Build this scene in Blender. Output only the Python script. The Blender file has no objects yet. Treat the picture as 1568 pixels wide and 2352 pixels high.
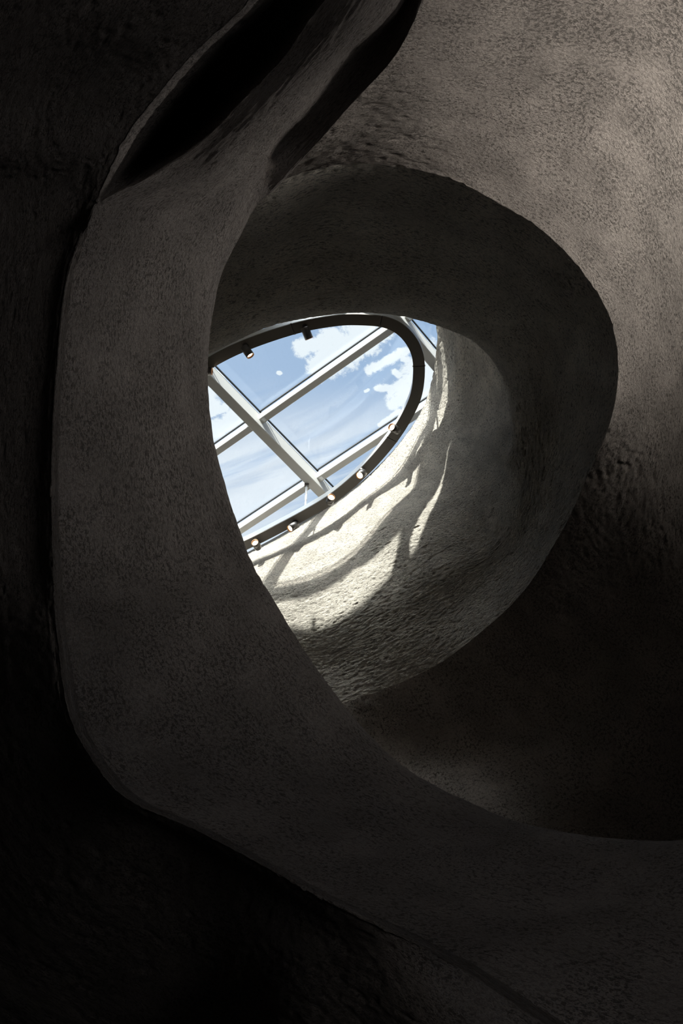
import bpy, math, random
import numpy as np
from mathutils import Vector, Matrix

S = bpy.context.scene
COL = S.collection
random.seed(4)

# ------------------------------------------------------------------ camera
W, H, F = 1568.0, 2352.0, 2650.0
TILT, ROLL = math.radians(36.3), math.radians(0.8)
EYE = Vector((0, 0, 1.6))
CM = Matrix.Rotation(math.pi - TILT, 3, 'X') @ Matrix.Rotation(ROLL, 3, 'Z')
cd = bpy.data.cameras.new('camera'); cam = bpy.data.objects.new('camera', cd); COL.objects.link(cam)
cam.matrix_world = Matrix.Translation(EYE) @ CM.to_4x4()
cd.sensor_fit = 'VERTICAL'; cd.sensor_height = 36.0; cd.sensor_width = 24.0
cd.lens = F * 36.0 / H; cd.clip_start = 0.05; cd.clip_end = 500
S.camera = cam

def ray(px, py):
    return (CM @ Vector((px - W / 2, -(py - H / 2), -F))).normalized()
def Z(px, py, z):                      # point of the place at height z seen along that line of sight
    d = ray(px, py); return EYE + d * ((z - EYE.z) / d.z)
def D(px, py, dist):
    return EYE + ray(px, py) * dist

# ------------------------------------------------------------------ helpers
def link(name, mesh, mat=None, parent=None):
    o = bpy.data.objects.new(name, mesh); COL.objects.link(o)
    if mat: mesh.materials.append(mat)
    if parent: o.parent = parent
    return o
def struct(o): o['kind'] = 'structure'; return o
def tag(o, label, cat, group=None):
    o['label'] = label; o['category'] = cat
    if group: o['group'] = group
    return o
def smooth(me):
    me.polygons.foreach_set('use_smooth', [True] * len(me.polygons))
def mesh_from(name, v, f, sm=False):
    me = bpy.data.meshes.new(name); me.from_pydata([tuple(p) for p in v], [], f); me.update()
    if sm: smooth(me)
    return me
class MB:
    def __init__(s): s.v = []; s.f = []
    def add(s, v, f):
        b = len(s.v); s.v += [tuple(p) for p in v]; s.f += [tuple(i + b for i in q) for q in f]
    def box(s, lo, hi):
        x0, y0, z0 = lo; x1, y1, z1 = hi
        s.add([(x0,y0,z0),(x1,y0,z0),(x1,y1,z0),(x0,y1,z0),(x0,y0,z1),(x1,y0,z1),(x1,y1,z1),(x0,y1,z1)],
              [(0,3,2,1),(4,5,6,7),(0,1,5,4),(1,2,6,5),(2,3,7,6),(3,0,4,7)])
    def bar(s, a, b, w, h, up=Vector((0,0,1)), bev=0.0):    # bar from a to b, section w wide, h tall, a/b on its centre line
        a = Vector(a); b = Vector(b); t = (b - a).normalized(); sd = t.cross(up).normalized(); u = sd.cross(t).normalized()
        if bev > 0:
            k = bev; sec = [(-w/2+k,-h/2),(w/2-k,-h/2),(w/2,-h/2+k),(w/2,h/2-k),(w/2-k,h/2),(-w/2+k,h/2),(-w/2,h/2-k),(-w/2,-h/2+k)]
        else: sec = [(-w/2,-h/2),(w/2,-h/2),(w/2,h/2),(-w/2,h/2)]
        n = len(sec)
        v = [p + sd * x + u * y for p in (a, b) for x, y in sec]
        f = [(i, (i+1) % n, n + (i+1) % n, n + i) for i in range(n)] + [tuple(range(n))[::-1], tuple(range(n, 2*n))]
        s.add(v, f)
    def lathe(s, a, axis, prof, n=28):                      # prof: list of (distance along axis, radius)
        a = Vector(a); t = Vector(axis).normalized()
        q = t.to_track_quat('Z', 'Y'); x = q @ Vector((1,0,0)); y = q @ Vector((0,1,0))
        v = []; f = []
        for d, r in prof:
            for k in range(n):
                an = 2 * math.pi * k / n
                v.append(a + t * d + (x * math.cos(an) + y * math.sin(an)) * r)
        for i in range(len(prof) - 1):
            for k in range(n):
                f.append((i*n+k, i*n+(k+1) % n, (i+1)*n+(k+1) % n, (i+1)*n+k))
        s.add(v, f)
    def mesh(s, name, sm=False): return mesh_from(name, s.v, s.f, sm)
    def build(s, name, mat, parent=None, sm=False):
        return link(name, s.mesh(name, sm), mat, parent)

# ------------------------------------------------------------------ materials
def mat(name, col, rough=0.5, metal=0.0, emis=None, es=0.0):
    m = bpy.data.materials.new(name); m.use_nodes = True
    b = m.node_tree.nodes['Principled BSDF']
    b.inputs['Base Color'].default_value = (*col, 1); b.inputs['Roughness'].default_value = rough
    b.inputs['Metallic'].default_value = metal
    if emis: b.inputs['Emission Color'].default_value = (*emis, 1); b.inputs['Emission Strength'].default_value = es
    nt = m.node_tree
    n = nt.nodes.new('ShaderNodeTexNoise'); n.inputs['Scale'].default_value = 90; n.inputs['Detail'].default_value = 4
    c = nt.nodes.new('ShaderNodeTexCoord'); nt.links.new(c.outputs['Object'], n.inputs['Vector'])
    r = nt.nodes.new('ShaderNodeMapRange'); r.inputs['To Min'].default_value = rough * .85; r.inputs['To Max'].default_value = min(1, rough * 1.15)
    nt.links.new(n.outputs['Fac'], r.inputs['Value']); nt.links.new(r.outputs['Result'], b.inputs['Roughness'])
    return m

def plaster(name, base, stretch=0.42, pit=1.0, su=1.0, bd=.013):
    m = bpy.data.materials.new(name); m.use_nodes = True
    nt = m.node_tree; N = nt.nodes; Lk = nt.links
    b = N['Principled BSDF']; b.inputs['Roughness'].default_value = 0.93
    b.inputs['Specular IOR Level'].default_value = 0.18
    tc = N.new('ShaderNodeTexCoord')
    def mp(sx, sy):
        k = N.new('ShaderNodeMapping'); k.inputs['Scale'].default_value = (sx, sy, 1); Lk.new(tc.outputs['UV'], k.inputs['Vector']); return k.outputs['Vector']
    def noise(vec, sc, det=5, ro=.55, dist=0.0):
        k = N.new('ShaderNodeTexNoise'); k.inputs['Scale'].default_value = sc; k.inputs['Detail'].default_value = det
        k.inputs['Roughness'].default_value = ro; k.inputs['Distortion'].default_value = dist; Lk.new(vec, k.inputs['Vector']); return k.outputs['Fac']
    def rng(v, a, c, lo=0., hi=1.):
        k = N.new('ShaderNodeMapRange'); k.interpolation_type = 'SMOOTHSTEP'
        for i, x in zip(('From Min','From Max','To Min','To Max'), (a, c, lo, hi)): k.inputs[i].default_value = x
        Lk.new(v, k.inputs['Value']); return k.outputs['Result']
    def mth(op, a, c):
        k = N.new('ShaderNodeMath'); k.operation = op
        for i, x in enumerate((a, c)):
            if isinstance(x, (int, float)): k.inputs[i].default_value = x
            else: Lk.new(x, k.inputs[i])
        return k.outputs[0]
    wn = N.new('ShaderNodeTexNoise'); wn.inputs['Scale'].default_value = 1.7; wn.inputs['Detail'].default_value = 2; Lk.new(tc.outputs['UV'], wn.inputs['Vector'])
    wv = N.new('ShaderNodeVectorMath'); wv.operation = 'MULTIPLY_ADD'; Lk.new(wn.outputs['Color'], wv.inputs[0]); wv.inputs[1].default_value = (.11, .11, 0); Lk.new(tc.outputs['UV'], wv.inputs[2])
    def mp(sx, sy):                                          # trowel direction wanders over the wall
        k = N.new('ShaderNodeMapping'); k.inputs['Scale'].default_value = (sx, sy, 1); Lk.new(wv.outputs[0], k.inputs['Vector']); return k.outputs['Vector']
    st = mp(stretch * su, 1.0 * su); gate = rng(noise(mp(.7, 1), 7, 4, .6), .38, .56, .5, 1.0)
    pits = mth('MAXIMUM', rng(noise(st, 80, 5, .65, .2), .49, .41), mth('MULTIPLY', rng(noise(st, 190, 4, .65, .2), .48, .40), .8))           # 1 in a pit
    fine = noise(mp(.5 * su, 1 * su), 210, 4, .65)
    pits = mth('MULTIPLY', pits, gate)
    lumps = mth('ADD', mth('MULTIPLY', noise(st, 17, 3, .5, .3), .45), noise(st, 58, 7, .74, .15))
    streak = noise(mp(.07 * su, 1 * su), 75, 4, .6)
    patches = noise(mp(1, 1), 3.2, 5, .6)
    hgt = mth('ADD', mth('MULTIPLY', lumps, 2.1), mth('MULTIPLY', fine, .38))
    hgt = mth('ADD', hgt, mth('MULTIPLY', streak, .55))
    hgt = mth('SUBTRACT', hgt, mth('MULTIPLY', pits, .75 * pit))
    bp = N.new('ShaderNodeBump'); bp.inputs['Strength'].default_value = 0.95; bp.inputs['Distance'].default_value = bd
    Lk.new(hgt, bp.inputs['Height']); Lk.new(bp.outputs['Normal'], b.inputs['Normal'])
    # straw-coloured and grey mineral mottling, and the shade of the pits painted in dark
    mx = N.new('ShaderNodeMix'); mx.data_type = 'RGBA'
    mx.inputs[6].default_value = (*[c * .88 for c in base], 1); mx.inputs[7].default_value = (*[min(1, c * 1.28) for c in base], 1)
    Lk.new(rng(mth('ADD', mth('MULTIPLY', patches, .6), mth('MULTIPLY', fine, .4)), .38, .62), mx.inputs[0])
    mx2 = N.new('ShaderNodeMix'); mx2.data_type = 'RGBA'
    mx2.inputs[7].default_value = (*[c * .27 for c in base], 1)
    Lk.new(mx.outputs[2], mx2.inputs[6]); Lk.new(mth('MULTIPLY', pits, min(.8, .68 * pit)), mx2.inputs[0])
    Lk.new(mx2.outputs[2], b.inputs['Base Color'])
    return m

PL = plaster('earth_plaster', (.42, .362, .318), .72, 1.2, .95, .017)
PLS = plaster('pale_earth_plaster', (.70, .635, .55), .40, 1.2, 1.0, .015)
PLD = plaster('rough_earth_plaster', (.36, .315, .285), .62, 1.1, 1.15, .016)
M_white = mat('white_painted_steel', (.43, .42, .40), .6)
M_gask = mat('black_gasket', (.012, .014, .016), .6)
M_track = mat('dark_bronze_track', (.13, .115, .10), .5, .0)
M_side = mat('pale_track_side', (.62, .63, .64), .35, .3)
M_spot = mat('brushed_grey_spot', (.16, .15, .145), .38, .85)
M_bez = mat('copper_bezel', (.45, .24, .13), .35, .8)
M_lamp = mat('warm_lamp', (1, .85, .6), .4, 0, (1.0, .80, .52), 22.0)
M_lampd = mat('lamp_lens', (.9, .85, .75), .3, 0, (1.0, .86, .66), 7.0)
M_rod = mat('white_rod', (.8, .8, .79), .35, .2)
M_conc = mat('dark_floor_screed', (.09, .085, .08), .9)

def glass(name, tint=(.93, .97, .985)):
    m = bpy.data.materials.new(name); m.use_nodes = True; nt = m.node_tree; nt.nodes.clear(); N = nt.nodes
    o = N.new('ShaderNodeOutputMaterial'); t = N.new('ShaderNodeBsdfTransparent'); t.inputs[0].default_value = (*tint, 1)
    g = N.new('ShaderNodeBsdfGlossy'); g.inputs['Roughness'].default_value = .02
    lw = N.new('ShaderNodeLayerWeight'); p5 = N.new('ShaderNodeMath'); p5.operation = 'POWER'; nt.links.new(lw.outputs['Facing'], p5.inputs[0]); p5.inputs[1].default_value = 4.5
    fr = N.new('ShaderNodeMath'); fr.operation = 'MULTIPLY_ADD'; nt.links.new(p5.outputs[0], fr.inputs[0]); fr.inputs[1].default_value = .8; fr.inputs[2].default_value = .045
    x = N.new('ShaderNodeMixShader'); nt.links.new(fr.outputs[0], x.inputs[0]); nt.links.new(t.outputs[0], x.inputs[1]); nt.links.new(g.outputs[0], x.inputs[2])
    # dried rain dirt
    tc = N.new('ShaderNodeTexCoord'); n = N.new('ShaderNodeTexNoise'); n.inputs['Scale'].default_value = 42; n.inputs['Detail'].default_value = 9; n.inputs['Roughness'].default_value = .75
    nt.links.new(tc.outputs['Object'], n.inputs['Vector'])
    r = N.new('ShaderNodeMapRange'); r.inputs['From Min'].default_value = .62; r.inputs['From Max'].default_value = .80; r.inputs['To Max'].default_value = .25
    nt.links.new(n.outputs['Fac'], r.inputs['Value'])
    d = N.new('ShaderNodeBsdfDiffuse'); d.inputs[0].default_value = (.45, .45, .43, 1)
    y = N.new('ShaderNodeMixShader'); nt.links.new(r.outputs[0], y.inputs[0]); nt.links.new(x.outputs[0], y.inputs[1]); nt.links.new(d.outputs[0], y.inputs[2])
    nt.links.new(y.outputs[0], o.inputs[0]); return m
M_glass = glass('skylight_glass')

# ------------------------------------------------------------------ plaster surfaces
def crom(P, n, closed=False, weights=None):
    """Catmull-Rom (centripetal-ish, uniform) through control points P (k,m,3) along axis 0 -> samples."""
    P = np.asarray(P, float); k = P.shape[0]
    if closed: idx = lambda i: P[i % k]; segs = k
    else:
        first = 2 * P[0] - P[1]; last = 2 * P[-1] - P[-2]
        idx = lambda i: first if i < 0 else (last if i >= k else P[i]); segs = k - 1
    out = []
    for s in range(segs):
        p0, p1, p2, p3 = idx(s-1), idx(s), idx(s+1), idx(s+2)
        m = n[s] if hasattr(n, '__len__') else n
        for j in range(m):
            t = j / m
            out.append(.5 * ((2*p1) + (-p0+p2)*t + (2*p0-5*p1+4*p2-p3)*t*t + (-p0+3*p1-3*p2+p3)*t**3))
    if not closed: out.append(P[-1])
    return np.array(out)

rng_ = np.random.RandomState(7)
LAT = rng_.rand(256, 256)
def vnoise(u, v):
    iu = np.floor(u).astype(int); iv = np.floor(v).astype(int); fu = u - iu; fv = v - iv
    fu = fu*fu*(3-2*fu); fv = fv*fv*(3-2*fv)
    g = lambda a, b: LAT[a % 256, b % 256]
    return (g(iu,iv)*(1-fu)+g(iu+1,iv)*fu)*(1-fv)+(g(iu,iv+1)*(1-fu)+g(iu+1,iv+1)*fu)*fv - .5

def surface(parts, rows, step, closed_u=False, amp=.008, per=None):
    """rows: control rows (each a list of points along u); parts: [(name, first_row, last_row, material)].
    Rows listed as the ends of a part are creases."""
    R = np.array([[tuple(p) for p in r] for r in rows])            # (nr, nu, 3)
    nu = R.shape[1]
    seglen = np.linalg.norm(np.diff(R, axis=1), axis=2).max(axis=0)
    if closed_u: seglen = np.append(seglen, np.linalg.norm(R[:, 0] - R[:, -1], axis=1).max())
    ns = [max(2, int(math.ceil(l / step))) for l in seglen]
    Ru = crom(np.transpose(R, (1, 0, 2)), ns, closed_u)            # (NU, nr, 3)
    Ru = np.transpose(Ru, (1, 0, 2))
    grid = []; cuts = [0]
    for name, a, b, m_ in parts:
        sub = Ru[a:b+1]
        vl = np.linalg.norm(np.diff(sub, axis=0), axis=2).mean(axis=1)
        vs = [max(2, int(math.ceil(l / step))) for l in vl]
        g = crom(sub, vs)
        grid.append(g if not grid else g[1:]); cuts.append(cuts[-1] + len(g) - 1)
    G = np.concatenate(grid)                                        # (NV, NU, 3)
    mid = G[len(G)//2]
    du = np.linalg.norm(np.diff(G, axis=1), axis=2).mean(axis=0); U = np.concatenate([[0], np.cumsum(du)])
    dv = np.linalg.norm(np.diff(G, axis=0), axis=2).mean(axis=1); V = np.concatenate([[0], np.cumsum(dv)])
    UU, VV = np.meshgrid(U, V)
    gu = np.gradient(G, axis=1); gv = np.gradient(G, axis=0)
    n = np.cross(gu, gv); n /= np.linalg.norm(n, axis=2, keepdims=True) + 1e-9
    toe = np.array(EYE)[None, None] - G
    sgn = np.sign((n * toe).sum(axis=2).mean()); n *= sgn
    h = 2.2*vnoise(UU*1.1+3, VV*1.9+7) + .35*vnoise(UU*4+9, VV*8) + .32*vnoise(UU*15, VV*25+5) + .85*vnoise(UU*34+1, VV*56)
    pit = np.clip(vnoise(UU*24+40, VV*46+11) - .16, 0, 1) * -3.2
    G = G + n * ((h + pit) * amp)[..., None]
    objs = []
    for i, (name, a, b, m_) in enumerate(parts):
        g = G[cuts[i]:cuts[i+1]+1]; uvU = UU[cuts[i]:cuts[i+1]+1]; uvV = VV[cuts[i]:cuts[i+1]+1]
        r, c = g.shape[:2]; vid = np.arange(r*c).reshape(r, c)
        f = np.stack([vid[:-1,:-1], vid[:-1,1:], vid[1:,1:], vid[1:,:-1]], -1).reshape(-1, 4)
        if closed_u:
            f2 = np.stack([vid[:-1,-1], vid[:-1,0], vid[1:,0], vid[1:,-1]], -1); f = np.concatenate([f, f2])
        if sgn < 0: f = f[:, ::-1]
        me = bpy.data.meshes.new(name)
        me.vertices.add(r*c); me.vertices.foreach_set('co', g.reshape(-1).astype(np.float32))
        me.loops.add(f.size); me.loops.foreach_set('vertex_index', f.reshape(-1).astype(np.int32))
        me.polygons.add(len(f)); me.polygons.foreach_set('loop_start', np.arange(0, f.size, 4, dtype=np.int32))
        uv = me.uv_layers.new(name='UVMap')
        flat = np.stack([uvU.reshape(-1), uvV.reshape(-1)], -1)[f.reshape(-1)]
        uv.data.foreach_set('uv', flat.reshape(-1).astype(np.float32))
        me.update(calc_edges=True); me.validate(); smooth(me)
        objs.append(struct(link(name, me, m_)))
    return objs

ZR = 9.95
shaft = [  # K (crease to outer ceiling), Dm, G (lower lip), Mb, Ma, rim
 [(450,500,5.6),(445,630,6.5),(430,826,7.6),(440,800,8.3),(440,800,9.1),(430,840,ZR)],
 [(620,425,5.45),(610,580,6.5),(600,752,7.6),(590,735,8.3),(570,730,9.1),(545,745,ZR)],
 [(800,378,5.35),(760,540,6.45),(720,726,7.6),(690,680,8.3),(650,665,9.1),(620,665,ZR)],
 [(1000,402,5.35),(920,560,6.4),(830,717,7.6),(780,650,8.3),(725,600,9.1),(695,575,ZR)],
 [(1130,460,5.4),(1030,590,6.4),(930,727,7.6),(880,640,8.3),(820,530,9.1),(745,475,ZR)],
 [(1250,535,5.5),(1130,650,6.4),(1020,752,7.5),(1000,690,8.3),(930,590,9.1),(860,500,ZR)],
 [(1340,630,5.6),(1210,720,6.4),(1090,785,7.4),(1110,750,8.2),(1035,690,9.1),(965,610,ZR)],
 [(1400,730,5.74),(1270,790,6.5),(1140,840,7.3),(1180,820,8.0),(1095,780,9.0),(1000,730,ZR)],
 [(1419,850,5.82),(1290,870,6.55),(1165,905,7.2),(1205,890,7.8),(1110,860,8.9),(1002,810,ZR)],
 [(1402,965,5.98),(1290,965,6.65),(1178,985,7.13),(1195,978,7.5),(1110,925,8.8),(990,880,ZR)],
 [(1355,1080,6.28),(1270,1065,6.8),(1184,1060,7.17),(1150,1035,7.55),(1090,980,8.7),(972,935,ZR)],
 [(1290,1220,6.65),(1240,1175,7.0),(1185,1130,7.28),(1130,1090,7.8),(1040,1030,8.8),(940,990,ZR)],
 [(1200,1360,7.05),(1165,1300,7.4),(1130,1240,7.65),(1050,1170,8.2),(970,1110,9.0),(890,1052,ZR)],
 [(1100,1455,7.4),(1060,1380,7.75),(1010,1300,8.05),(940,1220,8.55),(870,1160,9.2),(820,1118,ZR)],
 [(980,1540,7.7),(930,1450,8.0),(870,1370,8.35),(810,1290,8.8),(760,1230,9.3),(730,1180,ZR)],
 [(800,1610,7.9),(750,1530,8.2),(700,1440,8.5),(650,1350,8.9),(610,1290,9.4),(590,1262,ZR)],
 [(620,1640,7.9),(570,1550,8.2),(520,1460,8.5),(480,1380,8.9),(450,1350,9.4),(430,1330,ZR)],
 [(450,1500,7.5),(400,1420,7.9),(370,1340,8.3),(340,1280,8.8),(320,1240,9.4),(300,1220,ZR)],
 [(300,1150,6.9),(290,1110,7.3),(285,1070,7.9),(280,1040,8.5),(280,1010,9.2),(280,1000,ZR)],
 [(330,750,6.1),(330,780,6.8),(330,820,7.6),(330,850,8.3),(330,860,9.1),(330,870,ZR)],
]
outer = [  # outward from the crease K
 [(400,420,5.6),(350,300,5.7),(250,100,5.9)],
 [(650,320,5.2),(700,150,4.95),(760,-160,4.85)],
 [(850,280,5.22),(920,120,5.0),(980,-180,5.0)],
 [(1060,300,5.36),(1120,130,5.38),(1180,-180,5.4)],
 [(1200,350,5.5),(1300,160,5.6),(1420,-180,5.85)],
 [(1330,430,5.62),(1470,230,5.8),(1680,-90,6.0)],
 [(1430,550,5.78),(1570,400,6.0),(1800,180,6.2)],
 [(1490,680,5.93),(1620,600,6.15),(1860,450,6.4)],
 [(1510,830,6.05),(1640,790,6.28),(1880,700,6.6)],
 [(1510,970,6.18),(1640,970,6.35),(1880,950,6.7)],
 [(1480,1110,6.36),(1620,1150,6.35),(1860,1220,5.9)],
 [(1430,1290,6.6),(1610,1370,6.3),(1820,1490,6.1)],
 [(1340,1460,6.85),(1560,1600,6.3),(1800,1800,6.0)],
 [(1230,1600,7.1),(1430,1800,6.4),(1760,2100,5.7)],
 [(1080,1700,7.3),(1200,1900,6.5),(1420,2180,5.7)],
 [(850,1780,7.4),(900,1980,6.5),(1000,2230,5.6)],
 [(590,1800,7.4),(560,1980,6.5),(500,2230,5.4)],
 [(330,1620,7.0),(220,1740,6.4),(0,1950,5.4)],
 [(180,1180,6.6),(50,1200,6.3),(-200,1220,6.0)],
 [(220,680,6.0),(100,640,6.0),(-100,560,6.0)],
]
rows = []
for j in range(5, -1, -1): rows.append([Z(*s[j]) for s in shaft])
for j in range(3): rows.append([Z(*s[j]) for s in outer])
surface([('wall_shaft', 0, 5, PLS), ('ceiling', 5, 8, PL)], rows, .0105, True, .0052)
RIM = rows[0]

# near arch: a = edge of the dark wall, n = notch, e = start of the band, m = middle, s = free edge, j = second facet
def dd(t): return [D(*p) for p in t]
arch = [
 [(760,-220,2.55),(850,-220,4.2),(930,-220,2.75),(960,-220,2.8),(985,-220,2.9),(1010,-220,3.0)],
 [(580,0,2.6),(670,0,4.3),(745,0,2.85),(860,0,2.88),(930,15,3.16),(962,0,3.08)],
 [(452,120,2.68),(560,120,4.4),(640,140,2.95),(740,140,2.98),(825,125,3.3),(905,130,3.2)],
 [(368,215,2.74),(460,230,4.4),(545,240,3.0),(640,250,3.05),(722,245,3.45),(822,225,3.38)],
 [(300,305,2.8),(390,310,4.2),(460,325,3.05),(560,330,3.12),(643,330,3.58),(720,340,3.55)],
 [(255,395,2.84),(300,395,3.7),(345,402,3.05),(480,410,3.18),(597,388,3.54),(638,430,3.58)],
 [(222,462,2.86),(228,462,2.9),(240,462,2.93),(390,480,3.18),(558,450,3.50),(584,478,3.66)],
 [(182,550,2.9),(190,550,2.92),(200,550,2.96),(350,560,3.22),(517,545,3.53),(526,548,3.85)],
 [(151,650,2.93),(158,650,2.95),(168,650,2.98),(320,650,3.25),(487,640,3.55),(470,650,4.05)],
 [(134,800,2.95),(141,800,2.97),(150,800,3.0),(310,790,3.28),(471,770,3.56),(440,770,4.05)],
 [(122,970,2.95),(129,970,2.97),(138,970,3.0),(310,950,3.3),(470,905,3.57),(430,910,4.05)],
 [(118,1130,2.95),(125,1130,2.97),(134,1130,3.0),(320,1120,3.3),(491,1050,3.58),(450,1070,4.05)],
 [(122,1300,2.95),(129,1300,2.97),(138,1300,3.0),(350,1300,3.3),(560,1263,3.58),(510,1290,4.05)],
 [(133,1470,2.93),(141,1470,2.96),(150,1468,2.98),(400,1450,3.28),(620,1374,3.58),(570,1410,4.05)],
 [(160,1640,2.92),(168,1636,2.95),(178,1630,2.97),(450,1580,3.25),(690,1492,3.58),(640,1530,4.05)],
 [(220,1757,2.92),(228,1750,2.95),(238,1742,2.97),(520,1690,3.22),(762,1592,3.6),(710,1640,4.1)],
 [(300,1840,2.92),(306,1832,2.95),(314,1822,2.97),(610,1780,3.22),(850,1697,3.63),(800,1745,4.1)],
 [(440,1902,2.94),(444,1893,2.96),(450,1882,2.98),(740,1860,3.25),(960,1785,3.68),(920,1840,4.15)],
 [(580,1975,2.96),(585,1966,2.98),(592,1955,3.0),(890,1940,3.3),(1150,1875,3.74),(1120,1935,4.2)],
 [(740,2063,2.98),(745,2054,3.0),(752,2043,3.02),(1060,2010,3.36),(1290,1913,3.8),(1270,1975,4.25)],
 [(900,2140,3.0),(905,2130,3.02),(912,2118,3.05),(1250,2070,3.42),(1425,1931,3.86),(1420,1995,4.3)],
 [(1060,2225,3.05),(1065,2214,3.07),(1072,2200,3.1),(1430,2110,3.48),(1568,1933,3.92),(1580,2000,4.35)],
 [(1330,2400,3.1),(1335,2385,3.12),(1345,2370,3.15),(1700,2200,3.55),(1790,1900,4.0),(1810,1970,4.4)],
 [(1650,2560,3.2),(1655,2545,3.22),(1665,2530,3.25),(2000,2280,3.65),(2100,1860,4.1),(2120,1930,4.5)],
]
dark = [  # outward from the near edge a: first, second
 [(500,-350,2.45),(0,-700,2.5)], [(380,-60,2.55),(-150,-350,2.7)], [(300,60,2.62),(-250,-120,2.8)], [(230,150,2.7),(-350,50,2.9)],
 [(170,250,2.76),(-400,200,3.0)], [(140,350,2.8),(-420,330,3.05)], [(110,430,2.84),(-450,420,3.1)], [(80,540,2.88),(-450,530,3.15)],
 [(55,645,2.92),(-450,640,3.2)], [(35,800,2.95),(-450,800,3.25)], [(25,970,2.96),(-450,970,3.25)], [(20,1130,2.97),(-450,1130,3.3)],
 [(20,1310,2.98),(-450,1320,3.3)], [(30,1500,3.0),(-450,1540,3.3)], [(55,1690,3.05),(-450,1850,3.4)], [(120,1840,3.15),(-300,2200,3.6)],
 [(220,1950,3.25),(-100,2400,3.8)], [(380,2030,3.3),(150,2550,3.9)], [(520,2110,3.34),(350,2650,4.0)], [(690,2200,3.26),(550,2750,3.8)],
 [(850,2280,3.12),(780,2800,3.4)], [(1010,2380,2.98),(960,2850,3.0)], [(1280,2560,2.85),(1250,2950,2.7)], [(1600,2750,2.9),(1550,3000,2.8)],
]
ADD = [.10] * 6 + [.13] * 10 + [.05] * 3 + [0.] * 5
dark = [[(p[0], p[1], p[2] + ADD[i]), (q[0], q[1], q[2] + 2.2 * ADD[i] + (1.3 if 13 <= i <= 18 else 0))] for i, (p, q) in enumerate(dark)]
for i in range(6, len(arch)):
    a_, m_ = arch[i][0], arch[i][3]
    for j, k in ((1, .035), (2, .08)): arch[i][j] = tuple(a_[c] + (m_[c] - a_[c]) * k for c in range(3))
rows = [[D(*t[1]) for t in dark], [D(*t[0]) for t in dark]]
for j in range(6): rows.append([D(*t[j]) for t in arch])
# the band folds back behind its free edge
back = []
for i, t in enumerate(arch):
    x, y, d = t[5]; dx, dy = (-160, 60) if i < 7 else ((-260, 30) if i < 14 else (-160, 200))
    back.append(D(x + dx, y + dy, d + .45))
rows.append(back)
# crease rows: 2 (near edge), 3/4 notch
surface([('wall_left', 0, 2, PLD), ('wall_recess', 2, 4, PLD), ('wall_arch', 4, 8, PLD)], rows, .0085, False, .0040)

# ------------------------------------------------------------------ room shell
X0, X1, Y0, Y1 = -4.2, 3.0, -3.6, 8.6
TOP = 9.95
def shell(name, lo, hi, m=M_conc):
    b = MB(); b.box(lo, hi); return struct(b.build(name, m))
shell('floor', (X0-.2, Y0-.2, -.2), (X1+.2, Y1+.2, 0))
shell('wall_back', (X0-.2, Y0-.2, 0), (X1+.2, Y0, TOP))
shell('wall_front', (X0-.2, Y1, 0), (X1+.2, Y1+.2, TOP))
shell('wall_west', (X0-.2, Y0, 0), (X0, Y1, TOP))
# right wall; window and doorway openings are added for the two lamps there
wy0, wy1, wz0, wz1 = 0.1, 1.5, 4.1, 5.3
b = MB(); b.box((X1, Y0, 2.3), (X1+.2, wy0, TOP)); b.box((X1, Y0, 0), (X1+.2, -2.7, 2.3)); b.box((X1, -1.3, 0), (X1+.2, wy0, 2.3)); b.box((X1, wy1, 0), (X1+.2, Y1, TOP))
b.box((X1, wy0, 0), (X1+.2, wy1, wz0)); b.box((X1, wy0, wz1), (X1+.2, wy1, TOP))
struct(b.build('wall_right', M_conc))
b = MB()
for a_, c_ in (((wy0, wz0), (wy1, wz0)), ((wy0, wz1), (wy1, wz1)), ((wy0, wz0), (wy0, wz1)), ((wy1, wz0), (wy1, wz1)), (((wy0+wy1)/2, wz0), ((wy0+wy1)/2, wz1))):
    b.bar((X1+.1, *a_), (X1+.1, *c_), .07, .07, Vector((1,0,0)))
w2 = struct(b.build('added_window', M_white))  # added out of view so its lamp can light the outer plaster
b = MB(); b.box((X1+.11, wy0+.03, wz0+.03), (X1+.12, wy1-.03, wz1-.03)); b.build('glass_pane', M_glass, w2)
# roof slab with the rounded opening of the shaft
n = len(RIM)
ring = [Vector(p) for p in crom(np.array([[tuple(p)] for p in RIM]), 6, True)[:, 0]]
cx = sum((p for p in ring), Vector()) / len(ring)
v = []; f = []
for p in ring:
    d = Vector((p.x - cx.x, p.y - cx.y, 0)); ex = d.normalized()
    k = min([(X1 + .2 - cx.x) / ex.x if ex.x > 1e-6 else ((X0 - .2 - cx.x) / ex.x if ex.x < -1e-6 else 1e9),
             (Y1 + .2 - cx.y) / ex.y if ex.y > 1e-6 else ((Y0 - .2 - cx.y) / ex.y if ex.y < -1e-6 else 1e9)])
    q = Vector((cx.x + ex.x * k, cx.y + ex.y * k, TOP))
    i_ = Vector((p.x, p.y, TOP)) + ex * .012
    v += [i_, q, i_ + Vector((0,0,.05)), q + Vector((0,0,.05))]
m_ = len(ring)
for i in range(m_):
    a4, b4 = 4*i, 4*((i+1) % m_)
    f += [(a4, a4+1, b4+1, b4), (a4+2, b4+2, b4+3, a4+3), (a4, b4, b4+2, a4+2), (a4+1, a4+3, b4+3, b4+1)]
struct(link('roof', mesh_from('roof', v, f), M_conc))

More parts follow.
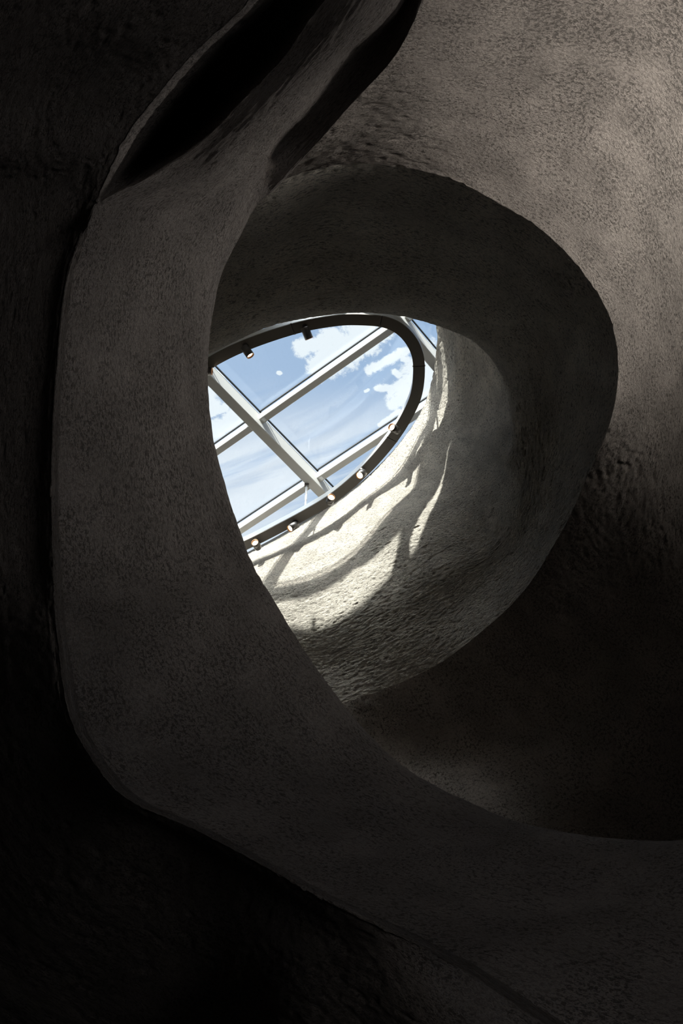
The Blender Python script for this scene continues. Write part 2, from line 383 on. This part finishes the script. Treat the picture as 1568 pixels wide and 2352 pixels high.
# ------------------------------------------------------------------ skylight
LD = Vector((.7748, -.6322, 0)).normalized()      # glazing bars run this way
MD = Vector((.6322, .7748, 0)).normalized()       # main beams run this way
ZB, BH = 10.02, .17                               # beam underside, beam height
ZG = ZB + BH + .035
win = bpy.data.objects.new('window_1', None); COL.objects.link(win); win['kind'] = 'structure'
ctr = Z(740, 980, ZB); win.location = ctr
inv = Matrix.Translation(-ctr)
def wp(p): return Vector(p) - ctr
m1 = Z(471, 880, ZB); m2 = Z(886, 725, ZB)        # points on the left edge of two beams' undersides
def along(base, d, t): return base + d * t
def off(p, d): return (p - ctr).dot(d)
sp_m = off(m2, LD) - off(m1, LD)
l1 = Z(400/2.529+440, 780/2.529+680, ZB); l2 = Z(735/2.529+440, 1120/2.529+680, ZB)
sp_l = (off(l2, MD) - off(l1, MD)); print('spacings', sp_m, sp_l)
bwid, gwid, gh = .085, .06, .09
m_off = [off(m1, LD) + k * sp_m for k in (-1, 0, 1, 2)]
l_off = [off(l1, MD) + k * sp_l for k in range(-2, 4)]
for mo in m_off:
    bb = MB(); c0 = LD * (mo + bwid/2)
    bb.bar(c0 - MD*4 + Vector((0,0,BH/2)), c0 + MD*4 + Vector((0,0,BH/2)), bwid, BH, bev=.006)
    bm_ = bb.build('main_beam', M_white, win)
    g = MB()
    for sgn in (-1, 1):
        q = LD * (mo + bwid/2 + sgn * (bwid/2 + .006)) + Vector((0,0,BH+.022))
        g.bar(q - MD*4, q + MD*4, .012, .014)
    g.build('gasket', M_gask, bm_)
for i, mo in enumerate(m_off[:-1]):
    for lo_ in l_off:
        a_ = LD * (mo + bwid + .001) + MD * (lo_ - gwid/2); e_ = LD * (mo + sp_m - .001) + MD * (lo_ - gwid/2)
        zc = Vector((0,0,BH - gh/2 - .0))
        bb = MB(); bb.bar(a_ + zc, e_ + zc, gwid, gh, bev=.004)
        gb = bb.build('glazing_bar', M_white, win)
        g = MB()
        for sgn in (-1, 1):
            q = MD * sgn * (gwid/2 + .006) + Vector((0,0,BH+.022)); g.bar(a_ + q, e_ + q, .012, .014)
        g.build('gasket', M_gask, gb)
        pl = MB()
        for q in (a_ + LD*.018, ):
            pl.bar(q + Vector((0,0,BH-gh-.002)), q + LD*.03 + Vector((0,0,BH-gh-.002)), .036, .003)
        pl.build('end_plate', M_side, gb)
for i, mo in enumerate(m_off[:-1]):
    for lo_, l_hi in zip(l_off[:-1], l_off[1:]):
        g = MB(); zc = Vector((0,0,BH+.035))
        c0 = LD * (mo + bwid/2 + sp_m/2) + zc
        g.bar(c0 + MD * (lo_ - gwid/2 + .01), c0 + MD * (l_hi - gwid/2 - .01), abs(sp_m) - .02, .012)
        g.build('glass_pane', M_glass, win)

# unseen panel added under the beams to block sun and shape the sun patches
pp = [(655,722),(690,672),(735,600),(785,525),(850,495),(930,540),(1000,600),(1010,680),(985,700),(930,694),(840,688),(740,700)]
lo_p = [Z(x, y, ZB - .03) - ctr for x, y in pp]; n_ = len(pp)
vv = lo_p + [p + Vector((0,0,.025)) for p in lo_p]
ff = [tuple(range(n_))[::-1], tuple(range(n_, 2*n_))] + [(i, (i+1) % n_, n_+(i+1) % n_, n_+i) for i in range(n_)]
link('sun_blocking_panel', mesh_from('sun_blocking_panel', vv, ff), M_white, win)

# ------------------------------------------------------------------ ring light track
ZT = 9.56
path_px = [(395,905),(470,842),(560,795),(680,754),(770,737),(830,735),(885,741),(925,762),(953,800),(962,845),(956,905),(935,955),(903,1006),
           (860,1058),(815,1103),(760,1147),(700,1183),(640,1215),(570,1250),(490,1283),(410,1292),(350,1240),(322,1150),(318,1060),(340,975)]
pts = [Z(x, y, ZT) for x, y in path_px]
TP = [Vector(p) for p in crom(np.array([[tuple(p)] for p in pts]), 14, True)[:, 0]]
NT = len(TP)
def nearest(px, py):
    q = Z(px, py, ZT); return min(range(NT), key=lambda i: (TP[i] - q).length)
track = bpy.data.objects.new('ring_light_track', None); COL.objects.link(track); track.location = (*(sum(TP, Vector()) / NT).xy, ZT)
tag(track, 'dark oval lighting track hanging below the glass roof', 'light track')
tl = Vector(track.location)
TW, TH = .092, .075
def seg(i0, i1, w, z0, z1, trim=.0015):
    idx = [(i0 + k) % NT for k in range((i1 - i0) % NT + 1)]
    v = []; f = []
    P = [TP[i].copy() for i in idx]
    t0 = (P[1]-P[0]).normalized(); t1 = (P[-1]-P[-2]).normalized(); P[0] += t0*trim; P[-1] -= t1*trim
    for k, p in enumerate(P):
        i = idx[k]; t = (TP[(i+1) % NT] - TP[i-1]).normalized(); s = Vector((t.y, -t.x, 0))
        for a, z in ((-w/2, z0), (w/2, z0), (w/2, z1), (-w/2, z1)):
            v.append(Vector((p.x, p.y, 0)) + s*a + Vector((0,0,z)) - tl)
    m = len(P)
    for k in range(m-1):
        for c in range(4): f.append((4*k+c, 4*k+(c+1) % 4, 4*k+4+(c+1) % 4, 4*k+4+c))
    f += [(3,2,1,0), (4*m-4, 4*m-3, 4*m-2, 4*m-1)]
    return v, f
joints = [nearest(*p) for p in ((671,757),(873,741),(962,843),(898,1008),(560,1255),(350,1240),(330,1000))]
joints.sort()
for k, j in enumerate(joints):
    j2 = joints[(k+1) % len(joints)]
    v, f = seg(j, j2, TW, ZT, ZT + .012, .003)
    link('track_channel', mesh_from('track_channel', v, f), M_track, track)
    v, f = seg(j, j2, TW - .004, ZT + .0125, ZT + TH, .0)
    ob = link('track_housing', mesh_from('track_housing', v, f), M_side, track)
    i = j; t = (TP[(i+1) % NT] - TP[i-1]).normalized(); s = Vector((t.y, -t.x, 0))
    for sg in (-1, 1):
        c = MB(); p = Vector((TP[i].x, TP[i].y, ZT + .01)) + s*sg*(TW/2 + .002) - tl
        c.bar(p - t*.006, p + t*.006, .005, .014); c.build('joint_clip', M_rod, track)
# hanger rods
for px, py in ((695,1178),(520,812),(960,850),(380,1270)):
    i = nearest(px, py); p = Vector((TP[i].x, TP[i].y, ZT + TH)) - tl
    top = ZB - ZT - TH
    r = MB(); r.lathe(p, (0,0,1), [(0,.0001),(0,.011),(.05,.011),(.052,.0075),(.14,.0075),(.142,.010),(top-.05,.010),(top-.045,.007),(top,.007),(top,.0001)], 16)
    rd = r.build('hanger_rod', M_rod, track, True)
    b2 = MB(); q = p + Vector((0,0,top)); b2.bar(q + Vector((-.02,0,-.012)), q + Vector((.02,0,-.012)), .03, .022, bev=.003); b2.build('clamp', M_spot, rd)

# track spotlights: (mount pixel, lens pixel, depth of the lens below the mount, lit strength, label)
spots = [((700,754),(709,776),-.045,0,'dark spotlight pointing away, near the top of the oval track'),
 ((562,799),(572,813),-.06,1,'lit spotlight on the upper left of the oval track, bulb facing down right'),
 ((462,852),(488,853),-.01,1,'spotlight half hidden at the left end of the track beside the arch'),
 ((912,989),(899,981),-.05,1,'lit spotlight on the right bend of the track just above a joint'),
 ((834,1086),(827,1091),-.06,3,'glaring spotlight facing the viewer on the lower right run of the track'),
 ((757,1153),(761,1141),-.045,1,'lit spotlight on the track right of the white hanger rod'),
 ((680,1205),(669,1212),-.05,2,'warm glowing spotlight on the track left of the white hanger rod'),
 ((592,1257),(584,1244),-.045,1,'lowest lit spotlight on the track, beside the dark arch edge')]
base = None
def make_spot(me=None):
    r = bpy.data.objects.new('track_spotlight', None); COL.objects.link(r)
    L = .092; R = .033
    a = MB(); a.lathe((0,0,0), (0,0,1), [(-.0,.0001),(0,R-.004),(.004,R),(L,R),(L,R-.004),(L-.012,R-.004)], 32); bo = a.build('lamp_body', M_spot, r, True)
    c = MB(); c.lathe((0,0,0), (0,0,1), [(L-.012,R-.004),(L-.001,R-.004),(L+.003,R-.001),(L+.003,R-.005),(L-.012,R-.009)], 32); c.build('bezel', M_bez, bo, True)
    d = MB(); d.lathe((0,0,0), (0,0,1), [(L-.014,.0001),(L-.008,.012),(L-.012,R-.005)][::-1], 32); d.build('lens', M_lampd, r, True)
    return r
proto = make_spot(); lens_todo = []
for k, (mp_, lp, dz, lit, lab) in enumerate(spots):
    if k == 0: o = proto
    else:
        o = proto.copy(); COL.objects.link(o)
        for ch in proto.children:
            c = ch.copy(); COL.objects.link(c); c.parent = o
            for g in ch.children:
                h = g.copy(); COL.objects.link(h); h.parent = c
    a = Z(*mp_, ZT - .035); e = Z(*lp, ZT - .035 + dz * (1 if lit >= 2 else .8))
    dr = (e - a).normalized(); q = dr.to_track_quat('Z', 'Y')
    o.rotation_mode = 'QUATERNION'; o.rotation_quaternion = q
    c0 = a - dr * .008; o.location = c0
    # stem up to the channel
    top = Vector((a.x, a.y, ZT)) ; s = MB(); st = q.inverted() @ (top - c0); fr = q.inverted() @ (a + dr*.012 - c0)
    s.bar(fr, st, .016, .016, Vector((.3,.9,.1)).normalized())
    s.lathe(st, st - fr, [(-.012,.0001),(-.012,.022),(0,.022),(0,.0001)], 20)
    s.build('mount', M_spot, o)
    if lit != 1:
        for ch in o.children:
            if ch.name.startswith('lens'):
                lens_todo.append((ch, M_spot if lit == 0 else M_lamp))
    tag(o, lab, 'spotlight', 'spotlights on the oval track')
    if lit:
        ld = bpy.data.lights.new('spot_lamp', 'SPOT'); ld.energy = [0, 3, 4, 5][lit]; ld.color = (1, .8, .58); ld.spot_size = 1.0; ld.spot_blend = .8; ld.shadow_soft_size = .02
        lo_ = bpy.data.objects.new('spot_lamp', ld); COL.objects.link(lo_); lo_.parent = o
        lo_.location = (0, 0, .102); lo_.rotation_euler = (math.pi, 0, 0)

for ch, m_ in lens_todo:
    ch.data = ch.data.copy(); ch.data.materials.clear(); ch.data.materials.append(m_)
# ------------------------------------------------------------------ light
SUN = Vector((.15, .39, -.32)).normalized()
sd = bpy.data.lights.new('sun', 'SUN'); sd.energy = 15.0; sd.angle = math.radians(.9); sd.color = (1, .95, .87)
so = bpy.data.objects.new('sun', sd); COL.objects.link(so); so.rotation_mode = 'QUATERNION'; so.rotation_quaternion = SUN.to_track_quat('-Z', 'Y')
ad = bpy.data.lights.new('added_window_lamp', 'AREA'); ad.energy = 50; ad.spread = math.radians(96); ad.shape = 'RECTANGLE'; ad.size = 1.3; ad.size_y = 1.1; ad.color = (1, .93, .86)  # area lamp added outside the frame to brighten the ceiling plaster
ao = bpy.data.objects.new('added_window_lamp', ad); COL.objects.link(ao)
ao.location = (X1 + .22, (wy0+wy1)/2, (wz0+wz1)/2); ao.rotation_mode = 'QUATERNION'; ao.rotation_quaternion = Vector((-1.7, .55, 1.25)).to_track_quat('-Z', 'Y')
fd = bpy.data.lights.new('added_fill_lamp', 'AREA'); fd.energy = 31; fd.shape = 'RECTANGLE'; fd.size = 1.2; fd.size_y = 2.1; fd.color = (1, .95, .9)  # fill lamp added out of view to lift the dim arch and walls
fo = bpy.data.objects.new('added_fill_lamp', fd); COL.objects.link(fo); fo.location = (X1 + .15, -2.0, 1.2)
fo.rotation_mode = 'QUATERNION'; fo.rotation_quaternion = Vector((-1, .9, .45)).to_track_quat('-Z', 'Y')

# ------------------------------------------------------------------ sky
w = bpy.data.worlds.new('sky'); S.world = w; w.use_nodes = True; nt = w.node_tree; N = nt.nodes; Lk = nt.links
bg = N['Background']
tc = N.new('ShaderNodeTexCoord'); sx = N.new('ShaderNodeSeparateXYZ'); Lk.new(tc.outputs['Generated'], sx.inputs[0])
def mth(op, a, c=None, d=None):
    k = N.new('ShaderNodeMath'); k.operation = op
    for i, x in enumerate((a, c, d)):
        if x is None: continue
        if isinstance(x, (int, float)): k.inputs[i].default_value = x
        else: Lk.new(x, k.inputs[i])
    return k.outputs[0]
zz = mth('MAXIMUM', sx.outputs['Z'], .08)
cu = mth('DIVIDE', sx.outputs['X'], zz); cv = mth('DIVIDE', sx.outputs['Y'], zz)
cb = N.new('ShaderNodeCombineXYZ'); Lk.new(cu, cb.inputs[0]); Lk.new(cv, cb.inputs[1])
def noise(vec, sc, det, ro, dist=0, rot=0, scl=(1,1,1), loc=(0,0,0)):
    mp = N.new('ShaderNodeMapping'); mp.vector_type = 'TEXTURE'; mp.inputs['Rotation'].default_value = (0,0,rot); mp.inputs['Scale'].default_value = [1 / q for q in scl]; mp.inputs['Location'].default_value = loc
    Lk.new(vec, mp.inputs['Vector'])
    k = N.new('ShaderNodeTexNoise'); k.inputs['Scale'].default_value = sc; k.inputs['Detail'].default_value = det; k.inputs['Roughness'].default_value = ro; k.inputs['Distortion'].default_value = dist
    Lk.new(mp.outputs[0], k.inputs['Vector']); return k.outputs['Fac']
def sm(v, a, c, lo=0., hi=1.):
    k = N.new('ShaderNodeMapRange'); k.interpolation_type = 'SMOOTHSTEP'
    for i, x in zip(('From Min','From Max','To Min','To Max'), (a, c, lo, hi)): k.inputs[i].default_value = x
    Lk.new(v, k.inputs['Value']); return k.outputs['Result']
V_ = cb.outputs[0]
def q_of(px, py):
    d = ray(px, py); return d.x / d.z, d.y / d.z
edge = noise(V_, 40, 10, .74, .2)
# heaped clouds: (pixel centre, long radius, short radius, tilt of long axis in the sky plane)
def blob(px, py, ex, ey, r):
    x, y = q_of(px, py); x2, y2 = q_of(ex, ey)
    ax = Vector((x2 - x, y2 - y)); L = ax.length; ax.normalize()
    dx = mth('SUBTRACT', cu, x); dy = mth('SUBTRACT', cv, y)
    p = mth('ADD', mth('MULTIPLY', dx, ax.x), mth('MULTIPLY', dy, ax.y))
    s = mth('ADD', mth('MULTIPLY', dx, -ax.y), mth('MULTIPLY', dy, ax.x))
    pc = mth('SUBTRACT', p, mth('MINIMUM', mth('MAXIMUM', p, 0.0), L))
    d2 = mth('SQRT', mth('ADD', mth('MULTIPLY', pc, pc), mth('MULTIPLY', s, s)))
    return mth('SUBTRACT', 1.0, mth('DIVIDE', d2, r))
heaps = [(745,830,850,765,.026),(700,800,760,775,.014),(850,850,935,805,.008),(868,890,920,895,.006),(900,895,935,870,.008),(905,930,935,905,.010),
         (875,975,915,945,.006),(500,990,560,950,.016),(480,950,515,938,.006),(498,860,520,885,.006),(905,855,915,862,.006),(965,860,985,840,.03),(945,905,990,900,.03),
         (840,898,845,895,.003),(640,856,643,857,.003),(925,825,935,827,.005),(480,925,470,900,.02)]
acc = None
for h_ in heaps:
    q = blob(*h_); acc = q if acc is None else mth('MAXIMUM', acc, q)
cum = sm(mth('ADD', acc, mth('MULTIPLY', mth('SUBTRACT', edge, .5), 2.6)), .10, .5)
# wispy bands
x0, y0 = q_of(560, 1060); x1, y1 = q_of(930, 930); ang = math.atan2(y1 - y0, x1 - x0)
wis = noise(V_, 9, 7, .6, .7, ang, (.22, 1.7, 1), (0, .3, 0))
wis2 = noise(V_, 1.4, 3, .5, 0, 0, (1,1,1), (3, 1, 0))
xc, yc = q_of(700, 960)
south = sm(mth('SUBTRACT', cv, yc), -.06, .06)
wf = mth('MULTIPLY', sm(wis, .33, .54), mth('MULTIPLY', south, .95))
blue = N.new('ShaderNodeMix'); blue.data_type = 'RGBA'; blue.inputs[6].default_value = (.35, .50, .74, 1); blue.inputs[7].default_value = (.58, .70, .90, 1)
Lk.new(mth('MAXIMUM', mth('MULTIPLY', sm(wis2, .35, .65), .6), sm(mth('SUBTRACT', cv, yc), 0.0, .16)), blue.inputs[0])
a1 = N.new('ShaderNodeMix'); a1.data_type = 'RGBA'; a1.inputs[7].default_value = (.90, .93, 1.0, 1); Lk.new(blue.outputs[2], a1.inputs[6]); Lk.new(wf, a1.inputs[0])
a2 = N.new('ShaderNodeMix'); a2.data_type = 'RGBA'; a2.inputs[7].default_value = (1.05, 1.07, 1.1, 1); Lk.new(a1.outputs[2], a2.inputs[6]); Lk.new(cum, a2.inputs[0])
# bright haze around the sun
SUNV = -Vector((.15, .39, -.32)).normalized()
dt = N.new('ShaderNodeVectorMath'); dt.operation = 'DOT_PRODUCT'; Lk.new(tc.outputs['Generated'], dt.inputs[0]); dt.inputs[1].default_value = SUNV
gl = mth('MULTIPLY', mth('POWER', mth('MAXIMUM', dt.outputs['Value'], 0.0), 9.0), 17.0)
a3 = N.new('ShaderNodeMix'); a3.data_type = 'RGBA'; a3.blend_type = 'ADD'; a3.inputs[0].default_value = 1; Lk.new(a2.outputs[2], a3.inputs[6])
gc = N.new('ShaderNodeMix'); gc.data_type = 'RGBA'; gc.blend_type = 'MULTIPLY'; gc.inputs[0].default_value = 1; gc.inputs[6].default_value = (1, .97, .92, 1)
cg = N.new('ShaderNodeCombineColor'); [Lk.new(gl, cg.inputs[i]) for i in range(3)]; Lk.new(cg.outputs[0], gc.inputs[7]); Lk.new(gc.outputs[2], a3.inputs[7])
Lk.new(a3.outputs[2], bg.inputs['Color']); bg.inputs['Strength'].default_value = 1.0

# ------------------------------------------------------------------ colour
S.view_settings.view_transform = 'Standard'; S.view_settings.look = 'None'
S.view_settings.exposure = 0.0; S.view_settings.gamma = 1.0; S.view_settings.use_curve_mapping = False
